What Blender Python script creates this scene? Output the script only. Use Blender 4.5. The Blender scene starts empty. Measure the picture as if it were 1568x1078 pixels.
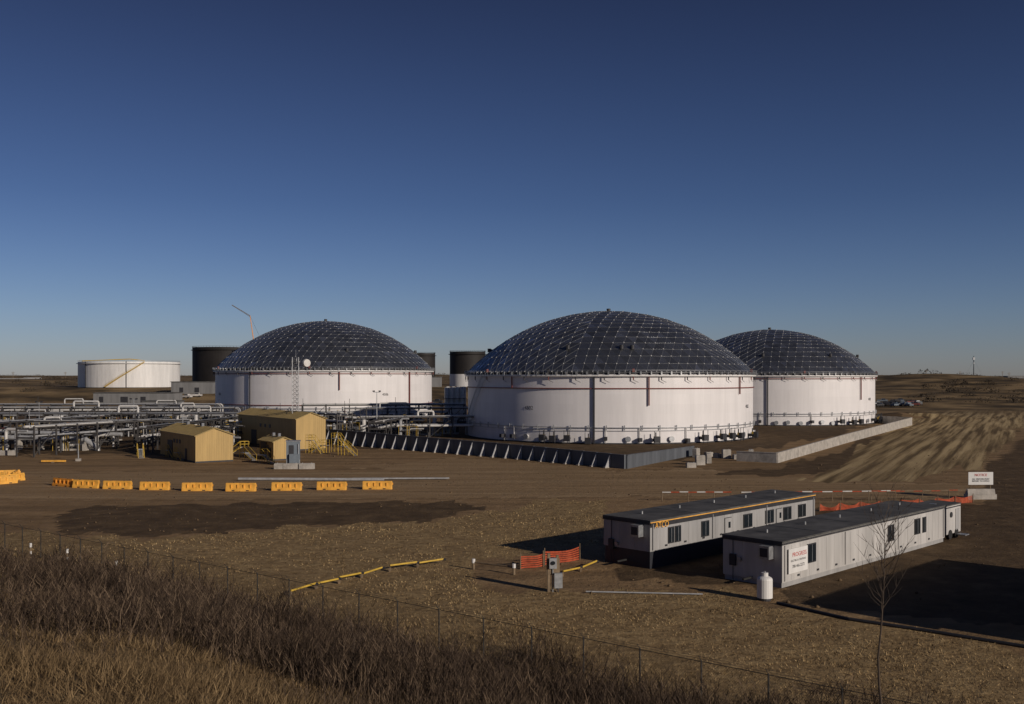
import bpy, math, random
import numpy as np
from mathutils import Vector, Matrix
random.seed(7); rng=np.random.default_rng(11)
scene=bpy.context.scene
CAM_H=14.5; F=1524.4
def G(u,v,z=0.0):
    """survey helper: bearing / dip measured on the photograph -> site coordinates in metres"""
    d=(CAM_H-z)*F/(v-577.0)
    return Vector(((u-784.0)/F*d,d,z))

# ------------------------------------------------------------------ terrain
def ss(a,b,x):
    t=np.clip((x-a)/(b-a),0,1); return t*t*(3-2*t)
def height(x,y):
    x=np.asarray(x,float); y=np.asarray(y,float)
    s=.62*x+.78*y
    q=(36.5-s)/1.6
    near=12/36.5*1.6*np.where(q>30,q,np.log1p(np.exp(np.clip(q,-30,30))))
    near=np.minimum(near,12.0+0.1*np.tanh((near-12)/5))
    near=near+np.clip(near/3,0,1)*(.14*np.sin(x*.7+y*.31)+.10*np.sin(x*.23-y*.93+1))
    wl=1-ss(-40,80,x)
    far=wl*9.3*ss(365,520,y)+(1-wl)*8.0*ss(430,850,y)
    far=far+ss(900,3000,y)*(9+2*np.sin(x*.0021+1)+1.2*np.sin(x*.0061+y*.001))
    far=far+ss(600,1000,y)*(1.2*np.sin(x*.011+y*.004)+.8*np.sin(x*.027+2))
    far=far+8.5*np.exp(-((x-385)/80)**2-((y-930)/120)**2)
    far=far+4.0*np.exp(-((x+420)/140)**2-((y-900)/120)**2)
    far=far+2.2*np.exp(-((x-140)/14)**2-((y-350)/14)**2)
    return near+far
def hz(x,y): return float(height(x,y))

def inpoly(px,py,poly):
    ins=np.zeros(px.shape,bool); n=len(poly); j=n-1
    for i in range(n):
        xi,yi=poly[i]; xj,yj=poly[j]
        c=((yi>py)!=(yj>py))&(px<(xj-xi)*(py-yi)/((yj-yi)+1e-12)+xi)
        ins^=c; j=i
    return ins
def gp(pts): return [tuple(G(u,v)[:2]) for u,v in pts]

GRASS=[gp([(240,826),(420,808),(640,800),(830,768),(960,764),(935,800),(925,832),(760,850),(690,870),(700,905),(1100,905),(1200,928),(1568,1000),(2400,1140),(2400,3000),(-1500,3000),(-2500,900),(-400,800),(0,815)]),
       gp([(1215,738),(1300,698),(1432,626),(1900,626),(1700,645),(1568,655),(1480,715),(1400,737)])]
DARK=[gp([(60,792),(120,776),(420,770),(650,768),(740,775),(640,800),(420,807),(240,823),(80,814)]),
      gp([(1090,728),(1185,716),(1300,682),(1396,650),(1400,630),(1432,628),(1425,652),(1320,695),(1230,728)]),  # strip along the right wall: berm shadow painted into the ground colour
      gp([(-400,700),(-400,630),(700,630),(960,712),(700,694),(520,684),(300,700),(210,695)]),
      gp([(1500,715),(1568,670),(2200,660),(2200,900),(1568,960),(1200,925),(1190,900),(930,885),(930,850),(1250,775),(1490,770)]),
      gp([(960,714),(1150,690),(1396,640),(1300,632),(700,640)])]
ROAD=[gp([(-800,722),(200,722),(700,722),(1100,728),(1480,742),(1568,738),(2300,760),(2300,790),(1500,765),(1000,760),(700,763),(100,765),(-800,765)]),
      gp([(700,700),(960,722),(1060,716),(1200,735),(800,735),(540,715)])]
def jitter(x,y,a=1.0):
    sc=np.clip(y/90.0,.4,3)*a
    jx=sc*(1.1*np.sin(y*.9/sc+x*.3/sc)+.7*np.sin(x*1.7/sc+y*.8/sc+2)+.4*np.sin(x*3.9/sc-y*2.8/sc))
    jy=sc*(1.0*np.sin(x*.8/sc-y*.2/sc+1)+.7*np.sin(y*1.9/sc+x*1.1/sc)+.4*np.sin(y*4.1/sc+x*3.3/sc))
    return x+jx,y+jy
def mask(polys,x,y,a=1.0):
    jx,jy=jitter(x,y,a)
    m=np.zeros(x.shape,bool)
    for p in polys: m|=inpoly(jx,jy,p)
    return m.astype(float)

# ------------------------------------------------------------------ materials
def newmat(name):
    m=bpy.data.materials.new(name); m.use_nodes=True
    nt=m.node_tree; b=nt.nodes['Principled BSDF']
    return m,nt,b
def mat(name,col,rough=.6,metal=0,var=.18,scale=2.0,bump=0.0,streak=False,spec=.4):
    m,nt,b=newmat(name); N=nt.nodes; L=nt.links
    tc=N.new('ShaderNodeTexCoord'); mp=N.new('ShaderNodeMapping')
    L.new(tc.outputs['Object'],mp.inputs[0])
    if streak: mp.inputs['Scale'].default_value=(1,1,.12)
    n=N.new('ShaderNodeTexNoise'); n.inputs['Scale'].default_value=scale; n.inputs['Detail'].default_value=4
    n.inputs['Roughness'].default_value=.65
    L.new(mp.outputs[0],n.inputs['Vector'])
    r=N.new('ShaderNodeMapRange'); r.inputs[1].default_value=.3; r.inputs[2].default_value=.7
    r.inputs[3].default_value=1-var; r.inputs[4].default_value=1+var*.5
    L.new(n.outputs['Fac'],r.inputs[0])
    mx=N.new('ShaderNodeVectorMath'); mx.operation='SCALE'; mx.inputs[0].default_value=col[:3]
    L.new(r.outputs[0],mx.inputs['Scale']); L.new(mx.outputs[0],b.inputs['Base Color'])
    b.inputs['Roughness'].default_value=rough; b.inputs['Metallic'].default_value=metal
    b.inputs['Specular IOR Level'].default_value=spec
    if bump:
        bp=N.new('ShaderNodeBump'); bp.inputs['Strength'].default_value=bump; bp.inputs['Distance'].default_value=.05
        L.new(n.outputs['Fac'],bp.inputs['Height']); L.new(bp.outputs[0],b.inputs['Normal'])
    return m
M={}
M['white']=mat('white_paint',(.70,.69,.67),.5,0,.16,.5,streak=True)
M['white2']=mat('trailer_white',(.50,.485,.465),.55,0,.26,.8,streak=True)
M['trailgrey']=mat('trailer_cladding',(.36,.355,.35),.6,0,.26,.8,streak=True)
M['shedgrey']=mat('shed_cladding',(.20,.20,.20),.7,0,.25,.5,streak=True)
M['roof']=mat('flat_roof_membrane',(.10,.097,.092),.8,0,.55,.5)
M['dark']=mat('dark_steel',(.035,.035,.04),.6,0,.3,2)
M['darkblue']=mat('dark_trim',(.03,.032,.04),.5)
M['glass']=mat('window_glass',(.015,.02,.025),.12,0,.2,1,spec=.6)
M['red']=mat('red_brown_paint',(.19,.055,.045),.6)
M['redtext']=mat('red_lettering',(.5,.04,.03),.6)
M['steel']=mat('galvanised_steel',(.38,.39,.40),.45,.6,.3,3)
M['pipe']=mat('pipe_cladding',(.47,.475,.48),.4,.25,.3,1.5)
M['pipewhite']=mat('pipe_white',(.60,.585,.56),.5,0,.25,1.5)
M['rack']=mat('rack_steel',(.075,.07,.068),.7,.2,.3,2)
M['fence']=mat('weathered_fence_wire',(.05,.045,.04),.8,0,.3,2)
M['tan']=mat('tan_cladding',(.47,.32,.12),.6,0,.18,1.0,streak=True)
M['tanroof']=mat('tan_roof',(.34,.25,.10),.6,0,.2,1.0)
M['yellow']=mat('safety_yellow',(.62,.41,.06),.6,0,.3,2)
M['orange']=mat('barrier_orange',(.82,.42,.07),.6,0,.3,1.6)
M['orangered']=mat('barrier_orange_red',(.72,.30,.04),.6,0,.25,2)
M['mesh_or']=mat('orange_mesh',(.42,.075,.028),.8,0,.5,3)
M['conc']=mat('concrete',(.40,.37,.33),.9,0,.35,1.0,.4)
M['wallpanel']=mat('containment_panel',(.105,.115,.13),.7,0,.35,.6,streak=True)
M['brace']=mat('brace_steel',(.46,.46,.47),.5,.2,.25,3)
M['black']=mat('black_paint',(.018,.015,.014),.7,0,.3,.2)
M['rubber']=mat('rubber',(.02,.02,.02),.8)
M['wood']=mat('timber',(.22,.16,.10),.8,0,.4,2)
M['bark']=mat('bark',(.085,.062,.045),.9,0,.3,6)
M['farbush']=mat('far_bush_twigs',(.06,.045,.03),.95,0,.4,.1)
M['bluegrey']=mat('grey_blue_cabinet',(.16,.19,.22),.5)
M['clod']=mat('dirt_clods',(.15,.10,.055),.95,0,.4,1)

def tintmat(name,col,rough,metal,amt,streak=False):
    m,nt,b=newmat(name);N=nt.nodes;L=nt.links
    at=N.new('ShaderNodeAttribute'); at.attribute_name='tint'
    tc=N.new('ShaderNodeTexCoord'); mp=N.new('ShaderNodeMapping'); L.new(tc.outputs['Object'],mp.inputs[0])
    mp.inputs['Scale'].default_value=(.55,.55,.04) if streak else (.08,.08,.08)
    n=N.new('ShaderNodeTexNoise'); n.inputs['Scale'].default_value=1.0; n.inputs['Detail'].default_value=5; n.inputs['Roughness'].default_value=.7
    L.new(mp.outputs[0],n.inputs['Vector'])
    r=N.new('ShaderNodeMapRange'); r.inputs[1].default_value=.3; r.inputs[2].default_value=.7; r.inputs[3].default_value=1-amt; r.inputs[4].default_value=1+amt*.4
    L.new(n.outputs['Fac'],r.inputs[0])
    mu=N.new('ShaderNodeMath'); mu.operation='MULTIPLY'; L.new(r.outputs[0],mu.inputs[0]); L.new(at.outputs['Fac'],mu.inputs[1])
    mx=N.new('ShaderNodeVectorMath'); mx.operation='SCALE'; mx.inputs[0].default_value=col
    L.new(mu.outputs[0],mx.inputs['Scale']); L.new(mx.outputs[0],b.inputs['Base Color'])
    b.inputs['Roughness'].default_value=rough; b.inputs['Metallic'].default_value=metal
    return m,nt,b,at
M['shell'],_,_,_=tintmat('tank_shell_paint',(.77,.745,.74),.5,0,.10,True)
M['dome'],nt,b,at=tintmat('dome_aluminium',(.36,.37,.385),.3,.92,.22)
rr=nt.nodes.new('ShaderNodeMapRange'); rr.inputs[1].default_value=.6; rr.inputs[2].default_value=1.9; rr.inputs[3].default_value=.34; rr.inputs[4].default_value=.22
nt.links.new(at.outputs['Fac'],rr.inputs[0]); nt.links.new(rr.outputs[0],b.inputs['Roughness'])
M['strut']=mat('dome_batten',(.24,.25,.26),.45,.6,.4,.3)

# ------------------------------------------------------------------ mesh builder
class B:
    def __init__(s): s.p={}
    def _g(s,part,m):
        k=(part,m)
        if k not in s.p: s.p[k]=([],[],[])
        return s.p[k]
    def raw(s,part,m,vs,fs,tint=None):
        V,Fc,T=s._g(part,m); o=len(V)
        V.extend([tuple(v) for v in vs]); Fc.extend([tuple(i+o for i in f) for f in fs])
        T.extend(tint if tint is not None else [1.0]*len(fs))
    def box(s,part,m,c,size,rot=None,taper=None):
        x,y,z=[a/2 for a in size]; t=taper or (1,1)
        vs=[(-x,-y,-z),(x,-y,-z),(x,y,-z),(-x,y,-z),(-x*t[0],-y*t[1],z),(x*t[0],-y*t[1],z),(x*t[0],y*t[1],z),(-x*t[0],y*t[1],z)]
        if rot is not None:
            R=Matrix.Rotation(rot,3,'Z') if not isinstance(rot,Matrix) else rot
            vs=[R@Vector(v) for v in vs]
        vs=[(v[0]+c[0],v[1]+c[1],v[2]+c[2]) for v in vs]
        s.raw(part,m,vs,[(0,3,2,1),(4,5,6,7),(0,1,5,4),(1,2,6,5),(2,3,7,6),(3,0,4,7)])
    def cyl(s,part,m,p0,p1,r,n=8,r1=None,cap=True):
        p0=Vector(p0);p1=Vector(p1); d=(p1-p0)
        if d.length<1e-6: return
        d.normalize(); a=Vector((0,0,1)) if abs(d.z)<.9 else Vector((1,0,0))
        u=d.cross(a).normalized(); w=d.cross(u); r1=r if r1 is None else r1
        vs=[];fs=[]
        for i in range(n):
            t=2*math.pi*i/n; o=u*math.cos(t)+w*math.sin(t)
            vs.append(p0+o*r); vs.append(p1+o*r1)
        for i in range(n):
            j=(i+1)%n; fs.append((2*i,2*i+1,2*j+1,2*j))
        if cap:
            fs.append(tuple(2*i for i in range(n))); fs.append(tuple(2*i+1 for i in reversed(range(n))))
        s.raw(part,m,vs,fs)
    def path(s,part,m,pts,r,n=8):
        for a,b in zip(pts[:-1],pts[1:]): s.cyl(part,m,a,b,r,n)
    def ring(s,part,m,R,z,r,seg=96,h=None,a0=0,a1=2*math.pi):
        h=h or r; full=abs(a1-a0-2*math.pi)<1e-6
        vs=[];fs=[]; n=seg if full else seg+1
        for i in range(n):
            t=a0+(a1-a0)*i/seg
            for (rr,zz) in ((R,z-h/2),(R+r,z-h/2),(R+r,z+h/2),(R,z+h/2)):
                vs.append((rr*math.cos(t),rr*math.sin(t),zz))
        for i in range(seg):
            j=(i+1)%n
            for k in range(4):
                l=(k+1)%4; fs.append((4*i+k,4*j+k,4*j+l,4*i+l))
        s.raw(part,m,vs,fs)
    def dome(s,part,m,c,R,hgt,n=16,k=5):
        vs=[];fs=[]
        for j in range(k):
            a=j/k*math.pi/2
            for i in range(n):
                t=2*math.pi*i/n; vs.append((c[0]+R*math.cos(a)*math.cos(t),c[1]+R*math.cos(a)*math.sin(t),c[2]+hgt*math.sin(a)))
        vs.append((c[0],c[1],c[2]+hgt))
        for j in range(k-1):
            for i in range(n):
                i2=(i+1)%n; fs.append((j*n+i,j*n+i2,(j+1)*n+i2,(j+1)*n+i))
        for i in range(n): fs.append(((k-1)*n+i,(k-1)*n+(i+1)%n,k*n))
        s.raw(part,m,vs,fs)
    def done(s,name,loc=(0,0,0),rz=0,smooth=()):
        objs=[]
        for (part,m),(V,Fc,T) in s.p.items():
            me=bpy.data.meshes.new(part); me.from_pydata(V,[],Fc); me.materials.append(M[m])
            if m in('shell','dome'):
                at=me.attributes.new('tint','FLOAT','FACE'); at.data.foreach_set('value',T)
            if part in smooth:
                me.polygons.foreach_set('use_smooth',[True]*len(Fc))
            me.update()
            o=bpy.data.objects.new(part,me); scene.collection.objects.link(o); objs.append(o)
        if len(objs)==1:
            top=objs[0]; top.name=name; top.data.name=name
        else:
            top=bpy.data.objects.new(name,None); scene.collection.objects.link(top); top.empty_display_size=.5
            for o in objs: o.parent=top
        top.location=loc; top.rotation_euler=(0,0,rz)
        return top
def text(parent,name,body,size,m,loc,rot,extrude=.004):
    c=bpy.data.curves.new(name,'FONT'); c.body=body; c.size=size; c.extrude=extrude; c.align_x='CENTER'; c.align_y='CENTER'
    c.materials.append(M[m]); o=bpy.data.objects.new(name,c); scene.collection.objects.link(o)
    o.parent=parent; o.location=loc; o.rotation_euler=rot; return o

# ------------------------------------------------------------------ ground
def axis(segs):
    out=[segs[0][0]]
    for a,b,st in segs:
        n=max(1,int(round((b-a)/st))); out+=list(np.linspace(a,b,n+1)[1:])
    return np.array(out)
xs=axis([(-6000,-2000,400),(-2000,-600,60),(-600,-180,10),(-180,-70,2),(-70,80,.75),(80,190,2),(190,700,10),(700,2000,60),(2000,6000,400)])
ys=axis([(-200,-20,10),(-20,5,1.5),(5,140,.6),(140,260,1.0),(260,520,4),(520,1200,12),(1200,3200,80),(3200,9000,500)])
X,Y=np.meshgrid(xs,ys); Z=height(X,Y)
nx,ny=len(xs),len(ys)
co=np.stack([X.ravel(),Y.ravel(),Z.ravel()],1)
idx=np.arange(nx*ny).reshape(ny,nx)
fa=np.stack([idx[:-1,:-1].ravel(),idx[:-1,1:].ravel(),idx[1:,1:].ravel(),idx[1:,:-1].ravel()],1)
def npmesh(name,co,fa,m,smooth=True):
    k=fa.shape[1]
    me=bpy.data.meshes.new(name); me.vertices.add(len(co)); me.vertices.foreach_set('co',co.astype(np.float32).ravel())
    me.loops.add(fa.size); me.loops.foreach_set('vertex_index',fa.astype(np.int32).ravel())
    me.polygons.add(len(fa)); me.polygons.foreach_set('loop_start',np.arange(0,fa.size,k,dtype=np.int32))
    me.polygons.foreach_set('loop_total',np.full(len(fa),k,dtype=np.int32))
    if smooth: me.polygons.foreach_set('use_smooth',np.ones(len(fa),bool))
    me.update(calc_edges=True); me.validate()
    me.materials.append(m)
    o=bpy.data.objects.new(name,me); scene.collection.objects.link(o); return o,me
gm,nt,b=newmat('ground_soil_and_dry_grass'); N=nt.nodes; L=nt.links
def noise(scale,detail=4,rough=.6,msc=(1,1,1),rot=0):
    geo=N.new('ShaderNodeNewGeometry'); mp=N.new('ShaderNodeMapping'); mp.inputs['Scale'].default_value=msc
    mr=N.new('ShaderNodeMapping'); mr.inputs['Rotation'].default_value=(0,0,rot)
    L.new(geo.outputs['Position'],mr.inputs[0]); L.new(mr.outputs[0],mp.inputs[0])
    n=N.new('ShaderNodeTexNoise'); n.inputs['Scale'].default_value=scale; n.inputs['Detail'].default_value=detail; n.inputs['Roughness'].default_value=rough
    L.new(mp.outputs[0],n.inputs['Vector']); return n.outputs['Fac']
def ramp(fac,stops):
    r=N.new('ShaderNodeValToRGB'); cr=r.color_ramp
    while len(cr.elements)<len(stops): cr.elements.new(.5)
    for e,(p,c) in zip(cr.elements,stops): e.position=p; e.color=(*c,1)
    L.new(fac,r.inputs[0]); return r.outputs[0]
def mixc(f,a,bb,mode='MIX'):
    m=N.new('ShaderNodeMix'); m.data_type='RGBA'; m.blend_type=mode
    if isinstance(f,float): m.inputs[0].default_value=f
    else: L.new(f,m.inputs[0])
    for s_,v in ((m.inputs[6],a),(m.inputs[7],bb)):
        if isinstance(v,tuple): s_.default_value=(*v,1)
        else: L.new(v,s_)
    return m.outputs[2]
def attr(n_):
    a=N.new('ShaderNodeAttribute'); a.attribute_name=n_; return a.outputs['Fac']
def edge(a,n_,amt=.5):
    m1=N.new('ShaderNodeMath'); m1.operation='MULTIPLY_ADD'; L.new(n_,m1.inputs[0]); m1.inputs[1].default_value=amt; m1.inputs[2].default_value=-amt/2
    m2=N.new('ShaderNodeMath'); L.new(a,m2.inputs[0]); L.new(m1.outputs[0],m2.inputs[1])
    r=N.new('ShaderNodeMapRange'); r.interpolation_type='SMOOTHSTEP'; r.inputs[1].default_value=.3; r.inputs[2].default_value=.7
    L.new(m2.outputs[0],r.inputs[0]); return r.outputs[0]
n_big=noise(.035,5); n_mid=noise(.35,6,.7); n_fine=noise(4,3,.7)
n_tr=noise(.14,6,.68,msc=(.10,2.0,1),rot=-.05)
n_tr2=noise(.5,3,.6,msc=(.05,2.4,1),rot=.04)
dirt=ramp(n_mid,[(.25,(.24,.152,.076)),(.5,(.35,.23,.12)),(.75,(.44,.30,.162))])
dirt=mixc(ramp(n_tr,[(.40,(0,0,0)),(.60,(1,1,1))]),dirt,mixc(.55,dirt,(.14,.092,.05)))
road=ramp(n_tr,[(.34,(.28,.19,.10)),(.5,(.42,.288,.158)),(.66,(.54,.385,.22))])
road=mixc(ramp(n_tr2,[(.42,(0,0,0)),(.5,(.7,.7,.7)),(.56,(0,0,0))]),road,(.19,.128,.068))
road=mixc(.25,road,dirt)
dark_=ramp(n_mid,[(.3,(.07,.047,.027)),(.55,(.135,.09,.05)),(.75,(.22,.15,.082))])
n_cl=noise(1.3,5,.75)
grass=ramp(n_cl,[(.30,(.17,.112,.052)),(.5,(.39,.27,.132)),(.72,(.54,.395,.205))])
grass=mixc(ramp(n_mid,[(.40,(1,1,1)),(.6,(0,0,0))]),grass,mixc(.4,grass,(.15,.095,.048)))
n_field=noise(.42,4,.55,msc=(1.6,.045,1),rot=math.radians(27))
n_fb=noise(.06,4,.6,msc=(1,.25,1),rot=math.radians(27))
field=ramp(n_field,[(.40,(.15,.103,.052)),(.5,(.38,.275,.14)),(.60,(.60,.45,.24))])
field=mixc(ramp(n_fb,[(.42,(0,0,0)),(.62,(1,1,1))]),field,mixc(.4,field,(.20,.138,.072)))
c=mixc(edge(attr('road'),n_mid),dirt,road)
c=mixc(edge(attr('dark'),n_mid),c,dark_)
c=mixc(edge(attr('grass'),n_cl,.9),c,grass)
c=mixc(edge(attr('field'),n_mid),c,field)
farc=ramp(n_big,[(.38,(.07,.052,.03)),(.5,(.18,.125,.065)),(.62,(.35,.245,.125))])
c=mixc(attr('farm'),c,farc)
c=mixc(ramp(n_fine,[(.3,(0,0,0)),(.7,(1,1,1))]),mixc(.25,c,(.03,.02,.012)),c)
L.new(c,b.inputs['Base Color']); b.inputs['Roughness'].default_value=.95; b.inputs['Specular IOR Level'].default_value=.1
bp=N.new('ShaderNodeBump'); bp.inputs['Strength'].default_value=.55; bp.inputs['Distance'].default_value=.25
ad=N.new('ShaderNodeMath'); L.new(n_mid,ad.inputs[0]); L.new(n_cl,ad.inputs[1]); L.new(ad.outputs[0],bp.inputs['Height']); L.new(bp.outputs[0],b.inputs['Normal'])
ground,gme=npmesh('ground',co,fa,gm)
xf,yf=X.ravel(),Y.ravel()
def setattr_(n_,v):
    a=gme.attributes.new(n_,'FLOAT','POINT'); a.data.foreach_set('value',v.astype(np.float32))
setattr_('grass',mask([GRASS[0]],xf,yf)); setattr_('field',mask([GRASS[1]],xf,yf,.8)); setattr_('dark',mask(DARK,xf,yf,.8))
setattr_('road',mask(ROAD,xf,yf,.6)); setattr_('farm',ss(360,450,yf))

# ------------------------------------------------------------------ domed tanks
def domed_tank(cx,cy,z0,R,Hh,rise,label,N_=16,stairs_ang=None,girder=(.81,),pipes=()):
    b_=B()
    seg=120; courses=7
    vs=[];fs=[];ti=[]
    for j in range(courses+1):
        for i in range(seg):
            t=2*math.pi*i/seg; vs.append((R*math.cos(t),R*math.sin(t),Hh*j/courses))
    for j in range(courses):
        for i in range(seg):
            fs.append((j*seg+i,j*seg+(i+1)%seg,(j+1)*seg+(i+1)%seg,(j+1)*seg+i)); ti.append(random.Random((i+j*2)//4*31+j).uniform(.965,1.015))
    b_.raw('shell','shell',vs,fs,ti)
    b_.ring('top_girder','white',R,Hh-.25,.7,120,h=.3)
    b_.ring('rim_gap_shade','dark',R-.6,Hh+.35,.55,120,h=.7)  # dark ring standing in for the shadow gap between rim and dome
    for g in girder: b_.ring('wind_girder','red',R,Hh*g,.30,120,h=.20)
    b_.ring('foam_line','steel',R+.25,Hh*.235,.14,120,h=.14)
    b_.ring('foam_line','steel',R+.25,Hh*.225-.5,.08,120,h=.08)
    b_.ring('base_chime','dark',R,.12,.35,120,h=.25)
    b_.ring('rim_rail','steel',R+.8,Hh+.95,.05,120,h=.06)
    b_.ring('rim_rail','steel',R+.8,Hh+.5,.04,120,h=.04)
    for i in range(200):
        t=2*math.pi*i/200; x,y=(R+.83)*math.cos(t),(R+.83)*math.sin(t)
        b_.cyl('rim_rail','steel',(x,y,Hh-.1),(x,y,Hh+.97),.04,4,cap=False)
    for i in range(96):
        t=2*math.pi*(i+.5)/96; x,y=(R+.25)*math.cos(t),(R+.25)*math.sin(t)
        b_.box('dome_supports','steel',(x,y,Hh+.3),(.5,.3,.7),t)
    for i in range(36):
        t=2*math.pi*(i+.3)/36; c_,s_=math.cos(t),math.sin(t); r=R+.55
        b_.cyl('foam_chamber','dark' if i%3 else 'red',(r*c_,r*s_,Hh-.1),(r*c_,r*s_,Hh-1.2),.13,6)
        b_.cyl('foam_chamber','steel',(r*c_,r*s_,Hh-1.2),(r*c_-1.1*s_,r*s_+1.1*c_,Hh-1.7),.06,5)
        if i%3==0: b_.box('rim_box','red' if i%2 else 'dark',(r*c_,r*s_,Hh+.9),(.5,.5,.7),t)
    Rd=R+.15; rs=(Rd*Rd+rise*rise)/(2*rise); amax=math.asin(min(1,Rd/rs)); zb=Hh+.65
    rv=[];ringi=[]
    rg=random.Random(int(cx))
    for k in range(N_+1):
        row=[]
        n=max(1,6*k)
        for i in range(n):
            a=amax*k/N_; t=2*math.pi*i/n+.2
            q=rs+(rg.uniform(-.06,.06) if k<N_ else 0)
            row.append(len(rv)); rv.append(Vector((q*math.sin(a)*math.cos(t),q*math.sin(a)*math.sin(t),q*math.cos(a)-rs*math.cos(amax)+zb)))
        ringi.append(row)
    tris=[]
    for k in range(1,N_+1):
        inner,outer=ringi[k-1],ringi[k]
        for sct in range(6):
            for i in range(k):
                o0=outer[(sct*k+i)%len(outer)]; o1=outer[(sct*k+i+1)%len(outer)]
                i0=inner[(sct*(k-1)+i)%len(inner)] if k>1 else inner[0]
                tris.append((i0,o0,o1))
                if i<k-1:
                    i1=inner[(sct*(k-1)+i+1)%len(inner)]; tris.append((i0,o1,i1))
    tt=[rg.uniform(.75,1.2) if rg.random()>.10 else rg.uniform(1.3,1.9) for _ in tris]
    b_.raw('dome_panels','dome',rv,tris,tt)
    ed=set()
    for t in tris:
        for a,c_ in ((0,1),(1,2),(2,0)): ed.add(tuple(sorted((t[a],t[c_]))))
    for a,c_ in ed:
        pa,pc=rv[a],rv[c_]; b_.cyl('dome_battens','strut',pa*1.0005,pc*1.0005,.035,4,cap=False)
    for p in rv:
        nn=(p-Vector((0,0,zb-rs*math.cos(amax)))).normalized(); b_.cyl('dome_hubs','white',p,p+nn*.1,.12,6)
    top=rv[0]; b_.cyl('dome_vent','dark',top,top+Vector((0,0,.7)),.5,8)
    for tt_ in [rg.uniform(0,6.28) for _ in range(5)]:
        k=int(N_*.85); p=rv[ringi[k][int(tt_/6.3*len(ringi[k]))]]; b_.cyl('dome_hatch','dark',p,p+Vector((0,0,.9)),.45,8)
    for ang,m_,w,z_0 in pipes:
        c_,s_=math.cos(ang),math.sin(ang)
        b_.box('riser','red' if m_ else 'dark',((R+.35)*c_,(R+.35)*s_,(Hh*z_0+Hh)/2-.1),(.3,w,Hh*(1-z_0)-.3),ang)
    if stairs_ang:
        a0,a1=stairs_ang; n=56
        for i in range(n):
            a=a0+(a1-a0)*i/n; z=.4+(Hh-.6)*i/n
            b_.box('stair','steel',((R+.5)*math.cos(a),(R+.5)*math.sin(a),z),(.8,.35,.06),a)
            b_.cyl('stair_rail','steel',((R+.9)*math.cos(a),(R+.9)*math.sin(a),z),((R+.9)*math.cos(a),(R+.9)*math.sin(a),z+1),.03,4)
    for i in range(22):
        a=-math.pi/2+(i-8)*.105+rg.uniform(-.03,.03); c_,s_=math.cos(a),math.sin(a)
        z=rg.uniform(.7,1.3)
        k=rg.random()
        if k<.45:
            b_.cyl('manway','white',(R*c_,R*s_,z),((R+.5)*c_,(R+.5)*s_,z),.5,12); b_.cyl('manway','steel',((R+.5)*c_,(R+.5)*s_,z),((R+.62)*c_,(R+.62)*s_,z),.62,12)
        elif k<.8:
            b_.cyl('nozzle','dark',(R*c_,R*s_,z),((R+1.8)*c_,(R+1.8)*s_,z),.33,8); b_.cyl('nozzle','dark',((R+1.1)*c_,(R+1.1)*s_,z-.6),((R+1.1)*c_,(R+1.1)*s_,z+1.6),.14,6)
            b_.box('valve','yellow',((R+1.2)*c_,(R+1.2)*s_,z+.3),(.5,.5,.9),a)
            b_.box('valve_platform','dark',((R+1.9)*c_,(R+1.9)*s_,z+.1),(.8,1.3,1.3),a)
            for q in(-.6,.6): b_.cyl('valve_rail','dark',((R+2)*c_-q*s_,(R+2)*s_+q*c_,0),((R+2)*c_-q*s_,(R+2)*s_+q*c_,z+1.9),.06,4)
        else:
            b_.box('mixer','dark',((R+.8)*c_,(R+.8)*s_,z),(1.2,.7,.8),a); b_.cyl('nozzle','pipewhite',((R+.3)*c_,(R+.3)*s_,.2),((R+.3)*c_,(R+.3)*s_,Hh*.235),.12,6)
    for i in range(26):
        a=-math.pi/2+(i-13)*.11; c_,s_=math.cos(a),math.sin(a); b_.cyl('foam_drops','steel',((R+.32)*c_,(R+.32)*s_,Hh*.2),((R+.32)*c_,(R+.32)*s_,Hh*.27),.12,5)
    o=b_.done('domed_storage_tank',(cx,cy,z0),smooth=('shell',))
    for lab,ang,sz,zz in label:
        text(o,'tank_number',lab,sz,'dark',((R+.05)*math.cos(ang),(R+.05)*math.sin(ang),zz),(math.pi/2,0,ang+math.pi/2))
    return o
pi=math.pi
domed_tank(24.2,249.5,0,35.2,15.0,15.2,[('4502',-pi/2-.62,1.15,7.6),('4502',-pi/2+1.05,1.1,7.6)],16,(-pi/2-1.42,-pi/2-1.02),(.80,),
   [(-pi/2-.185,0,.34,0),(-pi/2+.15,1,.2,.55),(-pi/2-.75,1,.14,.8),(-pi/2+.9,1,.2,.7)])
domed_tank(-62.0,331.2,1.5,35.2,15.0,15.8,[('4506',-pi/2+.72,1.1,7.6),('4506',-pi/2-1.0,1.1,7.6)],16,None,(.93,.30),
   [(-pi/2+.30,1,.22,.6),(-pi/2-.5,0,.22,.0),(-pi/2+1.0,1,.32,0)])
domed_tank(84.6,327,0,32.6,15.0,14.3,[('4503',-pi/2+.9,1.1,7.6)],15,None,(.93,),[(-pi/2-.27,0,.34,0),(-pi/2+.7,1,.22,.5)])

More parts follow.
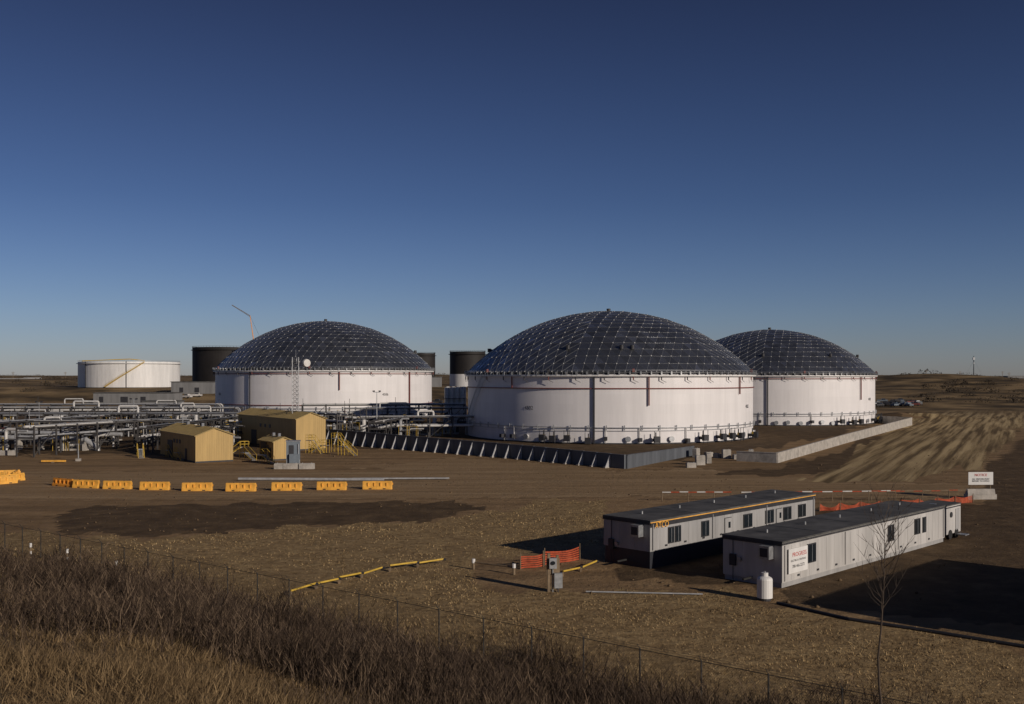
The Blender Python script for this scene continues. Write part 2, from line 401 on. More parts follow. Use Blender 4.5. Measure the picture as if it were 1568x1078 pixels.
def plain_tank(cx,cy,z0,R,Hh,m,name,band=None,stair=True):
    b_=B(); seg=72
    b_.ring('shell',m,R-.3,Hh/2,.3,seg,h=Hh)
    b_.ring('top_rail','steel' if m=='white' else 'black',R,Hh+.6,.1,seg,h=.1); b_.ring('wind_girder','white' if m=='white' else m,R,Hh*.93,.8,seg,h=.25)
    for i in range(60):
        t=2*pi*i/60; b_.cyl('top_rail','steel' if m=='white' else 'black',(R*math.cos(t),R*math.sin(t),Hh),(R*math.cos(t),R*math.sin(t),Hh+.6),.06,4)
    vs=[(R*.99*math.cos(2*pi*i/seg),R*.99*math.sin(2*pi*i/seg),Hh-.3) for i in range(seg)]+[(0,0,Hh+.4)]
    b_.raw('roof',m,vs,[(i,(i+1)%seg,seg) for i in range(seg)])
    if band: b_.ring('lower_band',band,R,Hh*.18,.06,seg,h=Hh*.36)
    if stair:
        for i in range(40):
            a=-pi/2-.1+.75*i/40; z=.4+(Hh-.4)*i/40
            b_.box('stair','yellow',((R+.6)*math.cos(a),(R+.6)*math.sin(a),z),(1,.6,.22),a)
            b_.cyl('stair','yellow',((R+1)*math.cos(a),(R+1)*math.sin(a),z),((R+1)*math.cos(a),(R+1)*math.sin(a),z+1.1),.05,4)
        for a in (-pi/2-.6,-pi/2+.3): b_.box('riser','dark',((R+.2)*math.cos(a),(R+.2)*math.sin(a),Hh/2),(.3,.3,Hh),a)
        b_.path('roof_walkway','yellow',[(-R,0,Hh+.6),(0,0,Hh+1.6),(R*.3,0,Hh+.8)],.22,5)
    return b_.done(name,(cx,cy,z0),smooth=())
plain_tank(-200,521,9.2,25,13.0,'white','open_top_storage_tank')
def at(u,y): return (u-784)/F*y
plain_tank(at(345,600),600,9.5,19,22.5,'black','black_storage_tank',stair=False)
plain_tank(at(645,640),640,8.5,9,21,'black','black_storage_tank',stair=False)
plain_tank(at(716,560),560,9.0,10,19.5,'black','black_storage_tank',band='white',stair=False)
plain_tank(at(736,640),640,9.0,9,17,'black','black_storage_tank',stair=False)

# ------------------------------------------------------------------ containment walls
def wall_line(pts,h0,h1,m,name,th=.3,brace=None,step=2.4,cap=True):
    b_=B(); P=[Vector((p[0],p[1],0)) for p in pts]
    tot=sum((b2-a).length for a,b2 in zip(P[:-1],P[1:])); run=0
    for a,b2 in zip(P[:-1],P[1:]):
        d=b2-a; Ln=d.length; d.normalize(); ang=math.atan2(d.y,d.x); nrm=Vector((d.y,-d.x,0))
        n=max(1,int(round(Ln/step)))
        for i in range(n):
            c_=a+d*(Ln*(i+.5)/n); hh=h0+(h1-h0)*(run+Ln*(i+.5)/n)/tot
            b_.box('panels',m,(c_.x,c_.y,hh/2-.1),(Ln/n-.03,th,hh+.2),ang)
            if cap: b_.box('coping',m,(c_.x,c_.y,hh+.06),(Ln/n,th+.12,.12),ang)
            if brace:
                q=a+d*(Ln*i/n); o=q+nrm*(th/2+.02); w=.07
                t=[o-d*w,o-d*w+nrm*1.25,o-d*w+Vector((0,0,hh*.95)),o-d*w+nrm*.12+Vector((0,0,hh*.95))]
                vs=t+[p+d*2*w for p in t]
                b_.raw('braces','brace',vs,[(0,1,3,2),(4,6,7,5),(1,5,7,3),(2,3,7,6),(0,2,6,4),(0,4,5,1)])
                b_.box('footings','conc',(q.x+nrm.x*1.1,q.y+nrm.y*1.1,.08),(.5,.9,.2),ang)
        run+=Ln
    return b_.done(name)
A1=G(505,679);A2=G(640,690);A3=G(800,703);A4=G(957,718)
wall_line([A1,A2,A3,A4],3.0,2.1,'wallpanel','containment_wall',brace=True,step=3.2)
wall_line([A4+Vector((.25,.1,0)),G(1062,697)],2.1,1.6,'wallpanel','containment_wall',brace=None,step=3)
wall_line([G(1128,706),G(1190,709),G(1300,677),G(1396,651)],1.6,2.2,'conc','concrete_containment_wall',step=3.6)
wall_line([G(1396,651)+Vector((0,.5,0)),G(1250,640.5),G(1150,641)],2.2,1.5,'conc','concrete_containment_wall',step=4)
wall_line([G(340,664),A1+Vector((-.3,.1,0))],2.5,3,'wallpanel','containment_wall',step=3)

def block(p,rz,name='concrete_block',s=(1.5,.8,.8),m='conc',n=1):
    b_=B()
    for k in range(n):
        z=k*s[2]
        b_.box('body',m,(0,0,z+s[2]*.42),(s[0],s[1],s[2]*.84)); b_.box('body',m,(0,0,z+s[2]*.92),(s[0],s[1],s[2]*.16),taper=(.93,.88))
        for x in (-.3,.3): b_.cyl('lifting_eye','steel',(x*s[0],0,z+s[2]),(x*s[0],0,z+s[2]+.08),.07,6)
    return b_.done(name,(p[0],p[1],hz(p[0],p[1])),rz)
for u,v,n in ((1066,700,2),(1085,699,1),(1098,701,1),(1112,702,2),(1126,703,1),(1140,703,1),(1072,712,2),(1085,709,2),(1058,716,1),(1150,702,2)):
    block(G(u,v),random.uniform(0,3),n=n)
for u,v in ((432,718),(446,718),(470,718),(8,697),(14,697)): block(G(u,v),.1+random.uniform(-.05,.05),s=(2.4,.9,.9))

# ------------------------------------------------------------------ plastic jersey barriers
def barrier(p,rz,m='orange'):
    b_=B(); Lh=1.9
    prof=[(-.33,0),(-.33,.22),(-.16,.5),(-.12,1.05),(.12,1.05),(.16,.5),(.33,.22),(.33,0)]
    vs=[];n=len(prof)
    xs_=[-Lh,-Lh+.08,Lh-.08,Lh]
    for i,x in enumerate(xs_):
        k=.9 if i in(0,3) else 1
        for y,z in prof: vs.append((x,y*k,z if z<1 else z*(.97 if k<1 else 1)))
    fs=[]
    for i in range(3):
        for j in range(n):
            fs.append((i*n+j,i*n+(j+1)%n,(i+1)*n+(j+1)%n,(i+1)*n+j))
    fs.append(tuple(range(n))[::-1]); fs.append(tuple(3*n+j for j in range(n)))
    b_.raw('body',m,vs,fs)
    for x in (-.9,.9): b_.box('fork_slot','dark',(x,-.335,.1),(.35,.03,.12)); b_.cyl('filler_cap','dark',(x,0,1.05),(x,0,1.11),.08,8)
    for x in(-1.2,-.4,.4,1.2): b_.box('rib',m,(x,-.20,.55),(.08,.18,.62))
    b_.box('hinge',m,(Lh+.05,0,.7),(.12,.1,.3))
    return b_.done('traffic_barrier',(p[0],p[1],hz(p[0],p[1])),rz)
for u,v,rz in ((578,749,.02),(508,750,-.03),(439,751,.02),(369,752,.0),(302,751.5,.04),(237,750,-.03),(180,748.5,-.1),(132,747,-.22),(97,744.5,-.5)):
    barrier(G(u,v),rz,'orange' if u>120 else 'orangered')
for u,v,rz in ((18,737,1.1),(4,741,.9),(8,731,.4),(24,732,1.9),(-14,735,.2)): barrier(G(u,v),rz,'orange')

b_=B()
p0,p1=G(365,736),G(588,737); b_.cyl('pipe','pipe',(p0.x,p0.y,.25),(p1.x,p1.y,.25),.20,10)
p0,p1=G(540,735),G(688,734.5); b_.cyl('pipe','pipe',(p0.x,p0.y,.2),(p1.x,p1.y,.2),.12,10)
b_.done('stored_pipes')
b_=B(); p0,p1=G(62,709),G(102,708); b_.box('plank','orange',((p0.x+p1.x)/2,(p0.y+p1.y)/2,.3),((p1-p0).length,.4,.3)); b_.box('support','wood',((p0.x+p1.x)/2,(p0.y+p1.y)/2,.1),(.3,1.2,.2)); b_.done('timber_barrier')

# ------------------------------------------------------------------ steel buildings
AX=(.82,.57); rzb=math.atan2(AX[1],AX[0])
def gable(name,p,w,Ln,eave,ridge,door=True,base=0):
    b_=B(); h=eave; r=ridge
    b_.raw('end_wall','tan',[(0,0,-.2),(w,0,-.2),(w,0,h),(w/2,0,r),(0,0,h),(0,Ln,-.2),(w,Ln,-.2),(w,Ln,h),(w/2,Ln,r),(0,Ln,h)],[(0,1,2,3,4),(5,9,8,7,6)])
    b_.raw('side_walls','tan',[(0,0,-.2),(0,Ln,-.2),(0,Ln,h),(0,0,h),(w,0,-.2),(w,Ln,-.2),(w,Ln,h),(w,0,h)],[(0,3,2,1),(4,5,6,7)])
    o=.3
    for sx in (0,1):
        x0=-o if sx==0 else w+o; k=(r-h)/(w/2); z0=h-k*o
        vs=[(x0,-o,z0+.05),(w/2,-o,r+.05),(w/2,Ln+o,r+.05),(x0,Ln+o,z0+.05)]; vs+=[(a,b2,c2+.14) for a,b2,c2 in vs]
        b_.raw('roof','tanroof',vs,[(0,3,2,1),(4,5,6,7),(0,1,5,4),(1,2,6,5),(2,3,7,6),(3,0,4,7)])
        n=int(Ln/.9)
        for i in range(n+1):
            y=-o+(Ln+2*o)*i/n
            b_.cyl('roof_seams','tanroof',(x0,y,z0+.2),(w/2,y,r+.2),.035,4)
    n=int(w/.4)
    for i in range(n+1):
        x=w*i/n; zt=h+(r-h)*(1-abs(x-w/2)/(w/2)); b_.box('cladding_ribs','tan',(x,-.012,zt/2),(.05,.03,zt))
    n=int(Ln/.5)
    for i in range(n+1): b_.box('cladding_ribs','tan',(-.012,Ln*i/n,h/2),(.03,.05,h))
    if door:
        b_.box('door','dark',(-.05,Ln*.25,1.1),(.08,1.0,2.1)); b_.box('door','dark',(-.05,Ln*.7,1.6),(.08,3.0,3.1))
        for i in range(3): b_.box('louvre','darkblue',(-.06,Ln*(.42+.08*i),h*.7),(.06,.9,.7))
        b_.cyl('roof_vent','steel',(w/2,Ln*.3,r),(w/2,Ln*.3,r+.7),.3,8); b_.cyl('roof_vent','steel',(w/2,Ln*.7,r),(w/2,Ln*.7,r+.7),.3,8)
    b_.box('base_trim','dark',(w/2,-.06,.1),(w,.06,.3)); b_.box('base_trim','dark',(-.06,Ln/2,.1),(.06,Ln,.3))
    return b_.done(name,(p[0],p[1],base),rzb)
gable('tan_steel_building',(-53.2,167.4),6.4,21,4.5,5.7)
gable('tan_steel_building',(-42.4,195.6),6.2,33,6.1,7.3)
gable('tan_equipment_shed',(-41.2,172),3.6,6.5,3.2,3.9)
b_=B(); 
b_.box('body','bluegrey',(0,0,2),(2.2,2,4)); b_.box('body','bluegrey',(.2,-1.1,1),(1.6,.8,2)); b_.box('roof','steel',(0,0,4.05),(2.4,2.2,.12))
b_.box('door','dark',(-.3,-1.01,2.6),(.8,.04,1.6)); b_.cyl('conduit','steel',(.8,-1.1,0),(.8,-1.1,3.6),.08,6)
for x in(-1,1): b_.cyl('conduit','steel',(x,-1.3,0),(x,-1.3,1.1),.05,6)
b_.done('electrical_cabinet',(G(449,713)[0],G(449,713)[1],0),.2)
def stairs(p,rz,h=2.2,n=8):
    b_=B()
    for i in range(n): b_.box('steps','steel',(-(i+.5)*.28,0,h*(1-(i+1)/n)+.03),(.27,.95,.05))
    b_.box('platform','steel',(.75,0,h),(1.5,1.1,.1))
    for y in(-.5,.5):
        b_.cyl('handrail','yellow',(-n*.28,y,1.0),(0,y,h+1.05),.035,6); b_.cyl('handrail','yellow',(0,y,h+1.05),(1.5,y,h+1.05),.035,6)
        b_.cyl('handrail','yellow',(0,y,h+.55),(1.5,y,h+.55),.03,6); b_.cyl('stringer','yellow',(-n*.28,y,.1),(0,y,h),.07,6)
        for x in(0,.75,1.5): b_.cyl('handrail','yellow',(x,y,0),(x,y,h+1.05),.035,6)
        b_.cyl('handrail','yellow',(-n*.28,y,0),(-n*.28,y,1.0),.035,6)
    return b_.done('access_stairs',(p[0],p[1],hz(p[0],p[1])),rz)
for u,v,r,h in ((262,700,2.2,1.2),(275,704,2.2,1.2),(368,698,.4,1.6),(378,704,2.4,1.2),(480,694,2.6,2.4),(492,693,-.4,1.4),(520,692,2.8,2.6),(530,697,2.6,1.6),(215,700,2,1.4),(405,708,2.4,1.2)):
    stairs(G(u,v),r,h)

# ------------------------------------------------------------------ pipe racks
def rack(x0,y0,x1,y1,zs,npipe,width=5,bent=6.0,rmax=.35,seed=1,m_post='rack',loops=0):
    rg=random.Random(seed); b_=B(); a=Vector((x0,y0,0)); c_=Vector((x1,y1,0)); d=c_-a; Ln=d.length; ang=math.atan2(d.y,d.x)
    n=int(Ln/bent); zt=max(zs)
    for i in range(n+1):
        x=Ln*i/n
        for y in(-width/2,width/2): b_.box('posts',m_post,(x,y,zt/2+.1),(.24,.24,zt+.6))
        for z in zs: b_.box('beams',m_post,(x,0,z-.15),(.25,width,.3))
        if i%3==0 and i<n: b_.cyl('bracing',m_post,(x,-width/2,.2),(x+Ln/n,-width/2,zt),.07,5)
    for y in(-width/2,width/2): b_.box('beams',m_post,(Ln/2,y,zt+.1),(Ln,.16,.22))
    for z in zs:
        y=-width/2+.4
        for k in range(npipe):
            r=rg.uniform(.08,rmax)*(.7 if rg.random()<.5 else 1); y+=r
            xa=rg.choice([0,0,Ln*rg.uniform(0,.4)]); xb=rg.choice([Ln,Ln,Ln*rg.uniform(.5,1)])
            mm=rg.choice(['pipe','pipe','pipewhite','rack','pipewhite'])
            b_.cyl('pipes_'+mm,mm,(xa,y,z+r),(xb,y,z+r),r,10)
            for j in range(int((xb-xa)/9)):
                xx=xa+9*j+rg.uniform(0,3); b_.cyl('flanges','steel',(xx,y,z+r),(xx+.15,y,z+r),r*1.4,10)
            if rg.random()<.5:
                b_.path('drops',mm,[(xb,y,z+r),(xb+.5,y,z+r-.5),(xb+.5,y,.3)],r*.8)
            y+=r+rg.uniform(.15,.6)
            if y>width/2-.3: break
    for k in range(loops):
        x=Ln*(k+.5)/loops+rg.uniform(-4,4); r=rg.uniform(.15,.27); y=rg.uniform(-1,1); hh=rg.uniform(.9,2.1); w=rg.uniform(1.2,3.8)
        b_.path('expansion_loop','pipewhite',[(x-w,y,zt+.3),(x-w,y,zt+hh-.3),(x-w+.3,y,zt+hh),(x+w-.3,y,zt+hh),(x+w,y,zt+hh-.3),(x+w,y,zt+.3)],r,10)
    b_.box('cable_tray','steel',(Ln/2,-width/2-.3,zt+.5),(Ln,.4,.1))
    for i in range(0,n,2): b_.cyl('stanchions',m_post,(Ln*i/n,width/2,zt),(Ln*i/n,width/2,zt+rg.uniform(1,2.6)),.06,5)
    return b_.done('pipe_rack',(x0,y0,hz(x0,y0)),ang,smooth=())
rack(-118,206,-69,214,(3.2,5.0),5,5,5.5,.30,1,loops=1)
rack(-165,236,-62,238,(3.8,5.6),5,5,6,.30,2,loops=5)
rack(-190,268,-72,262,(4.2,6.2),5,6,6,.32,3,loops=4)
rack(-215,300,-88,300,(4.2,6.0),6,7,7,.34,4,loops=4)
rack(-88,180,-76,215,(3.6,5.2),4,4,5,.28,5)
rack(-104,196,-95,246,(3.4,5.2),4,4,5,.3,15)
rack(-70,190,-66,232,(3.0,4.8),4,3,4,.25,16)
rack(-36,236,-9,240,(2.6,4.8),5,4,5,.32,6,loops=1)
rack(-44,262,-11,268,(3.6,6.0),5,5,5,.32,7,loops=1)
rack(-30,222,-26,262,(3.0,4.4),4,4,5,.3,8)
rack(-60,250,-38,226,(4,5.8),5,4,5,.32,9)
rack(-60,285,-14,292,(4,6.2),5,5,6,.34,10)
b_=B(); p0=Vector((-112,200,2.6)); p1=Vector((-84,196,2.2))
b_.path('pipe','pipe',[p0,p1,p1+Vector((2.5,-.4,-1.6)),p1+Vector((2.6,-.4,-2.4))],.5,14)
b_.path('pipe','pipe',[p0+Vector((0,3,.8)),p1+Vector((6,3,.8))],.4,14)
for i in range(7):
    q=p0.lerp(p1,i/6); b_.box('sleeper','conc',(q.x,q.y,q.z/2-.3),(.6,1.6,q.z-.4)); b_.cyl('flange','steel',q,q+Vector((.2,0,0)),.65,14)
b_.done('large_bore_pipeline')
def skid(x,y,seed):
    rg=random.Random(seed); b_=B()
    w,d=rg.uniform(4,9),rg.uniform(3,5)
    b_.box('base','conc',(0,0,.15),(w,d,.3))
    for k in range(rg.randint(5,9)):
        px,py=rg.uniform(-w/2,w/2),rg.uniform(-d/2,d/2); h=rg.uniform(1.2,5.0); r=rg.uniform(.08,.34)
        mm=rg.choice(['pipewhite','pipe','rack','rack','steel'])
        b_.path('pipework_'+mm,mm,[(px,py,0),(px,py,h-.4),(px+.4,py,h),(px+rg.uniform(1.5,4),py,h)],r,8)
        b_.cyl('flanges','steel',(px,py,h*.5),(px,py,h*.5+.15),r*1.5,8)
        b_.cyl('valve_stem','dark',(px+1,py,h),(px+1,py,h+.9),.06,5); b_.cyl('handwheel',rg.choice(['red','yellow','dark']),(px+1,py,h+.9),(px+1,py,h+.96),.35,10)
    if rg.random()<.6:
        b_.cyl('vessel',rg.choice(['pipewhite','steel','rack']),(-w*.3,0,1.3),(w*.3,0,1.3),.75,14)
        for x_ in(-w*.2,w*.2): b_.box('saddle','rack',(x_,0,.6),(.3,1.1,.9))
    if rg.random()<.4:
        b_.cyl('vertical_vessel','pipewhite',(w*.35,d*.2,0),(w*.35,d*.2,rg.uniform(3.5,6)),.5,14)
    for k in range(3):
        xx=rg.uniform(-w/2,w/2); b_.box('platform','rack',(xx,-d/2,2),(2,1,.1))
        for q in(-1,1): b_.cyl('platform_rail','yellow',(xx+q,-d/2-.5,0),(xx+q,-d/2-.5,3.1),.04,5)
        b_.cyl('platform_rail','yellow',(xx-1,-d/2-.5,3.1),(xx+1,-d/2-.5,3.1),.04,5)
    b_.done('pipe_manifold',(x,y,hz(x,y)),rg.uniform(-.3,.3))
k=0
for (x,y) in ((-120,222),(-105,224),(-92,226),(-80,224),(-132,224),(-140,250),(-122,252),(-108,250),(-95,250),(-82,248),(-150,282),(-128,284),(-108,282),(-90,280),(-75,226),(-98,190),(-108,188),(-48,240),(-40,250),(-22,246),(-16,254),(-50,262),(-34,276),(-20,278),(-165,262),(-172,290),(-190,315),(-160,318),(-130,316),(-105,316),(-24,232),(-52,226),(-86,198),(-90,206),(-112,212),(-62,212),(-60,222),(-70,244)):
    k+=1; skid(x,y,k)
def mast(u,vb,h,name='light_pole',head=True):
    p=G(u,vb); b_=B(); b_.cyl('pole','steel',(0,0,0),(0,0,h),.13,8,r1=.07)
    b_.box('base','conc',(0,0,.2),(.7,.7,.5))
    if head:
        b_.box('crossarm','steel',(0,0,h-.1),(1.6,.1,.1))
        for x in(-.7,.7): b_.box('floodlight','dark',(x,-.15,h+.15),(.5,.35,.3))
    b_.done(name,(p.x,p.y,hz(p.x,p.y)))
mast(577,672,11); mast(120,706,3); mast(280,690,7); mast(205,668,9); mast(60,664,8); mast(620,662,7); mast(320,668,6)
mast(655,668,7); mast(45,676,7)
b_=B(); hT=18.5; w=.75
legs=[Vector((w*math.cos(a),w*math.sin(a),0)) for a in (pi/2,pi/2+2.094,pi/2+4.189)]
for l in legs: b_.cyl('legs','steel',l,l+Vector((0,0,hT)),.06,6)
for i in range(22):
    for j in range(3):
        z=i*hT/22; b_.cyl('lacing','steel',legs[j]+Vector((0,0,z)),legs[(j+1)%3]+Vector((0,0,z+hT/22)),.035,4)
        b_.cyl('lacing','steel',legs[j]+Vector((0,0,z)),legs[(j+1)%3]+Vector((0,0,z)),.03,4)
b_.cyl('dish','pipewhite',(2.2,-.5,17.3),(2.5,-.9,17.3),.85,18,r1=.75); b_.cyl('dish_arm','steel',(0,0,17.3),(2.2,-.5,17.3),.08,6); b_.cyl('antenna','steel',(0,0,hT),(0,0,hT+1.5),.05,5)
b_.done('lattice_communication_tower',(G(453,686)[0],G(453,686)[1],0))

# ------------------------------------------------------------------ office trailers
TD=Vector((.71,.704,0)); rzt=math.atan2(TD.y,TD.x)
def trailer(name,p,Ln,w,h,wallm,wins,doors,stripe=False,skirt=.5):
    b_=B(); z0=skirt; zd=min(z0,.75)
    b_.box('walls',wallm,(Ln/2,w/2,(h+z0)/2),(Ln,w,h-z0))
    b_.box('skirt','trailgrey' if not stripe else 'darkblue',(Ln/2,w/2,z0/2-.05),(Ln-.15,w-.15,z0+.1))
    b_.box('roof','roof',(Ln/2,w/2,h+.06),(Ln+.14,w+.14,.12)); 
    b_.box('fascia','dark' if not stripe else 'orange',(Ln/2,-.075,h-.05),(Ln+.1,.03,.07)); b_.box('fascia','dark',(-.085,w/2,h-.1),(.03,w+.1,.22))
    b_.box('fascia','dark',(Ln/2,-.055,h-.26 if stripe else h-.13),(Ln,.03,.32 if stripe else .05))
    n=int(Ln/1.22)
    for i in range(n+1): b_.box('cladding_ribs',wallm,(Ln*i/n,-.006,(h+z0)/2-.1),(.04,.012,h-z0-.35))
    n=int(w/1.22)
    for i in range(n+1): b_.box('cladding_ribs',wallm,(-.006,w*i/n,(h+z0)/2-.1),(.012,.04,h-z0-.35))
    for x,ww,wh,zc in wins:
        b_.box('window_frames','dark',(x,-.04,zc),(ww+.16,.06,wh+.16)); b_.box('window_glass','glass',(x,-.075,zc),(ww,.02,wh)); b_.box('window_frames','steel',(x,-.09,zc),(.05,.02,wh))
    for x in doors:
        b_.box('door','trailgrey',(x,-.04,zd+1.05),(.95,.05,2.05)); b_.box('door_frame','dark',(x,-.02,zd+1.07),(1.03,.045,2.1)); b_.box('window_glass','glass',(x+.15,-.075,zd+1.5),(.3,.02,.5))
        b_.box('door_step','steel',(x,-.6,zd-.05),(1.3,1.0,.08)); b_.box('door_step','steel',(x,-1.25,zd*.5),(1.1,.3,.06))
        for q in(-.6,.6): b_.cyl('step_rail','steel',(x+q,-1.1,0),(x+q,-1.1,zd+.9),.03,5); b_.cyl('step_rail','steel',(x+q,-.1,zd+.9),(x+q,-1.1,zd+.9),.03,5)
    for i in range(5):
        b_.cyl('roof_vents','steel',(Ln*(.1+.2*i),w*.6,h+.1),(Ln*(.1+.2*i),w*.6,h+.35),.08,8)
    for i in range(int(Ln/6)): b_.box('roof_seams','dark',(6*(i+1),w/2,h+.127),(.08,w,.01))
    for x in(.3,Ln*.33,Ln*.66,Ln-.3): b_.cyl('downpipe',wallm,(x,-.07,z0+.1),(x,-.07,h-.2),.04,6)
    for i in range(9): b_.box('wall_vents','dark',(Ln*(.08+.1*i),-.02,z0+.28),(.3,.03,.14))
    b_.box('ac_unit','steel',(-.35,w*.22,h-.7),(.6,.8,.9)); b_.box('ac_unit','dark',(-.66,w*.22,h-.7),(.02,.6,.6)); b_.cyl('meter','steel',(-.06,w*.7,1.6),(-.2,w*.7,1.6),.15,10)
    b_.box('meter','dark',(-.1,w*.82,1.5),(.16,.5,.8)); b_.cyl('conduit','dark',(-.08,w*.82,.1),(-.08,w*.82,h),.03,5)
    b_.box('hitch','rubber',(-.6,w/2,.45),(1.1,.12,.12))
    return b_.done(name,(p[0],p[1],0),rzt)
T1=(10.4,75.0)
t1=trailer('office_trailer',T1,25,4.5,3.55,'trailgrey',[(2.6,.6,1.1,2.3),(3.5,.6,1.1,2.3),(7.2,.9,1.1,2.3),(13.5,1.2,1,2.3),(17,1.2,1,2.3),(20.0,1.2,1,2.3),(22.6,1.2,1,2.3)],[10.5,18.6],stripe=True,skirt=1.3)  # tall dark skirt: real skirting plus painted-in shade of the lower wall
text(t1,'lettering','ATCO',.62,'orange',(1.35,-.12,3.22),(math.pi/2,0,0))
T2=(18.5,68.2)
t2=trailer('office_trailer',T2,27.5,4.7,3.1,'white2',[(4.0,1.05,1.2,1.95),(16.8,.95,1.15,1.95),(21.8,.95,1.15,1.95),(23.2,.5,1.15,1.95)],[],skirt=.35)
bs=B(); bs.box('sign_panel','white',(1.95,-.12,1.75),(2.6,.05,1.7)); sg=bs.done('company_sign',(T2[0],T2[1],0),rzt)
text(sg,'lettering','PROGRESS',.42,'redtext',(2.1,-.15,2.15),(pi/2,0,0)); text(sg,'lettering_small','ELECTRIC & CONTROLS',.19,'dark',(1.95,-.15,1.75),(pi/2,0,0)); text(sg,'lettering_phone','780-466-2272',.3,'dark',(1.95,-.15,1.35),(pi/2,0,0))
b_=B(); b_.box('body','white2',(1.6,1.4,1.75),(3.2,2.6,2.5)); b_.box('roof','roof',(1.6,1.4,3.05),(3.3,2.7,.1)); b_.box('trim','dark',(1.6,.09,3.0-.15),(3.2,.03,.1))
for x in(.8,2.2): b_.cyl('wheels','rubber',(x,.05,.45),(x,.35,.45),.42,16); b_.cyl('wheels','rubber',(x,2.4,.45),(x,2.7,.45),.42,16)
b_.box('chassis','dark',(1.6,1.4,.45),(3.6,1.8,.15)); b_.cyl('tow_bar','dark',(3.3,1.4,.45),(4.6,1.4,.4),.06,6)
b_.cyl('round_vent','dark',(1.0,.08,2.2),(1.0,.03,2.2),.25,14); b_.box('door','trailgrey',(2.4,.07,1.7),(.8,.04,1.9)); b_.box('steps','steel',(2.4,-.4,.35),(.9,.8,.08))
b_.box('front_box','steel',(-.3,1.2,3.0),(.5,.5,.4))
q=Vector(T2).to_3d()+TD*28.2; b_.done('utility_trailer',(q.x,q.y,0),rzt)
q=(33.2,50.0); trailer('office_trailer',q,22,6,4.5,'white2',[(4,1,1,2),(9,1,1,2),(15,1,1,2)],[12],skirt=.4)  # unseen trailer added outside the frame to cast its shadow into view
b_=B(); b_.cyl('tank_body','white',(0,0,.18),(0,0,1.35),.5,20); b_.dome('tank_top','white',(0,0,1.35),.5,.25,20); b_.cyl('collar','white',(0,0,1.5),(0,0,1.8),.22,14); b_.cyl('valve','steel',(0,0,1.55),(0,0,1.9),.05,6); b_.cyl('foot_ring','dark',(0,0,0),(0,0,.2),.4,16)
p=G(1171,919); b_.done('propane_tank',(p.x,p.y,0))

p=G(1501,764); b_=B(); b_.box('barrier','conc',(0,0,.3),(3.5,1.0,.6)); b_.box('barrier','conc',(0,0,.9),(3.3,.7,.6),taper=(1,.6))
for x in(-1.2,1.2): b_.cyl('posts','wood',(x,0,1.1),(x,0,3.1),.06,6)
b_.box('panel','white',(0,-.1,2.45),(3.0,.06,1.5)); so=b_.done('site_sign',(p.x,p.y,0),.05)
text(so,'lettering','NOTICE',.42,'redtext',(0,-.15,2.85),(pi/2,0,0)); text(so,'lettering_b','ALL VISITORS MUST\nREPORT TO OFFICE',.24,'dark',(0,-.15,2.25),(pi/2,0,0))

def snow_fence(pts,h,name='orange_safety_fence',m='mesh_or',post='wood',st=2.5,sag=.12):
    b_=B(); P=[Vector((p[0],p[1],0)) for p in pts]
    for a,c_ in zip(P[:-1],P[1:]):
        d=c_-a; Ln=d.length; d.normalize(); n=max(1,int(Ln/st)); ang=math.atan2(d.y,d.x)
        for i in range(n+1):
            q=a+d*(Ln*i/n); b_.cyl('posts',post,(q.x,q.y,0),(q.x,q.y,h+.15),.04,5)
        k=12
        for i in range(n):
            sg_=sag*random.uniform(.5,2.2)
            for j in range(k):
                t0=(i+j/k)/n; t1=(i+(j+1)/k)/n; s0=sg_*h*math.sin(pi*j/k); s1=sg_*h*math.sin(pi*(j+1)/k)
                q0=a+d*Ln*t0; q1=a+d*Ln*t1
                w0=.12*math.sin(7*t0*n); w1=.12*math.sin(7*t1*n); nn=Vector((-d.y,d.x,0))
                q0=q0+nn*w0; q1=q1+nn*w1
                for r_ in range(6):
                    za=.05+(h-.1)*r_/6; zb=za+(h-.1)/6*.65
                    b_.raw('mesh_strands',m,[(q0.x,q0.y,za-s0*r_/5),(q1.x,q1.y,za-s1*r_/5),(q1.x,q1.y,zb-s1*r_/5),(q0.x,q0.y,zb-s0*r_/5)],[(0,1,2,3)])
    return b_.done(name)
snow_fence([G(797,872),G(832,868)],1.1,sag=.06); snow_fence([G(834,866),G(888,858)],1.2,st=2.4,sag=.08)
snow_fence([G(1255,783),G(1380,777),G(1490,770)],.95,sag=.25)
def rails(pts,name,m1,m2,h=.9,st=1.2,r=.07,post='wood'):
    b_=B(); P=[Vector((p[0],p[1],0)) for p in pts]
    for a,c_ in zip(P[:-1],P[1:]):
        d=c_-a; Ln=d.length; n=max(2,int(Ln/st))
        for i in range(n):
            q0=a+d*(i/n); q1=a+d*((i+1)/n); z=h+random.uniform(-.03,.03)
            b_.cyl('rail_'+('a' if i%2 else 'b'),m1 if i%2 else m2,(q0.x,q0.y,z),(q1.x,q1.y,z),r,6)
            if i%3==0: b_.cyl('posts',post,(q0.x,q0.y,0),(q0.x,q0.y,h+.1),.05,6)
    return b_.done(name)
rails([G(1014,768),G(1120,768)],'striped_barricade','mesh_or','pipewhite',1.1,1.0,.075)
rails([G(1135,768),G(1290,767),G(1378,766)],'striped_barricade','mesh_or','pipewhite',1.1,1.1,.075)
rails([G(1330,769),G(1480,766)],'striped_barricade','mesh_or','wood',1.2,1.1,.055)
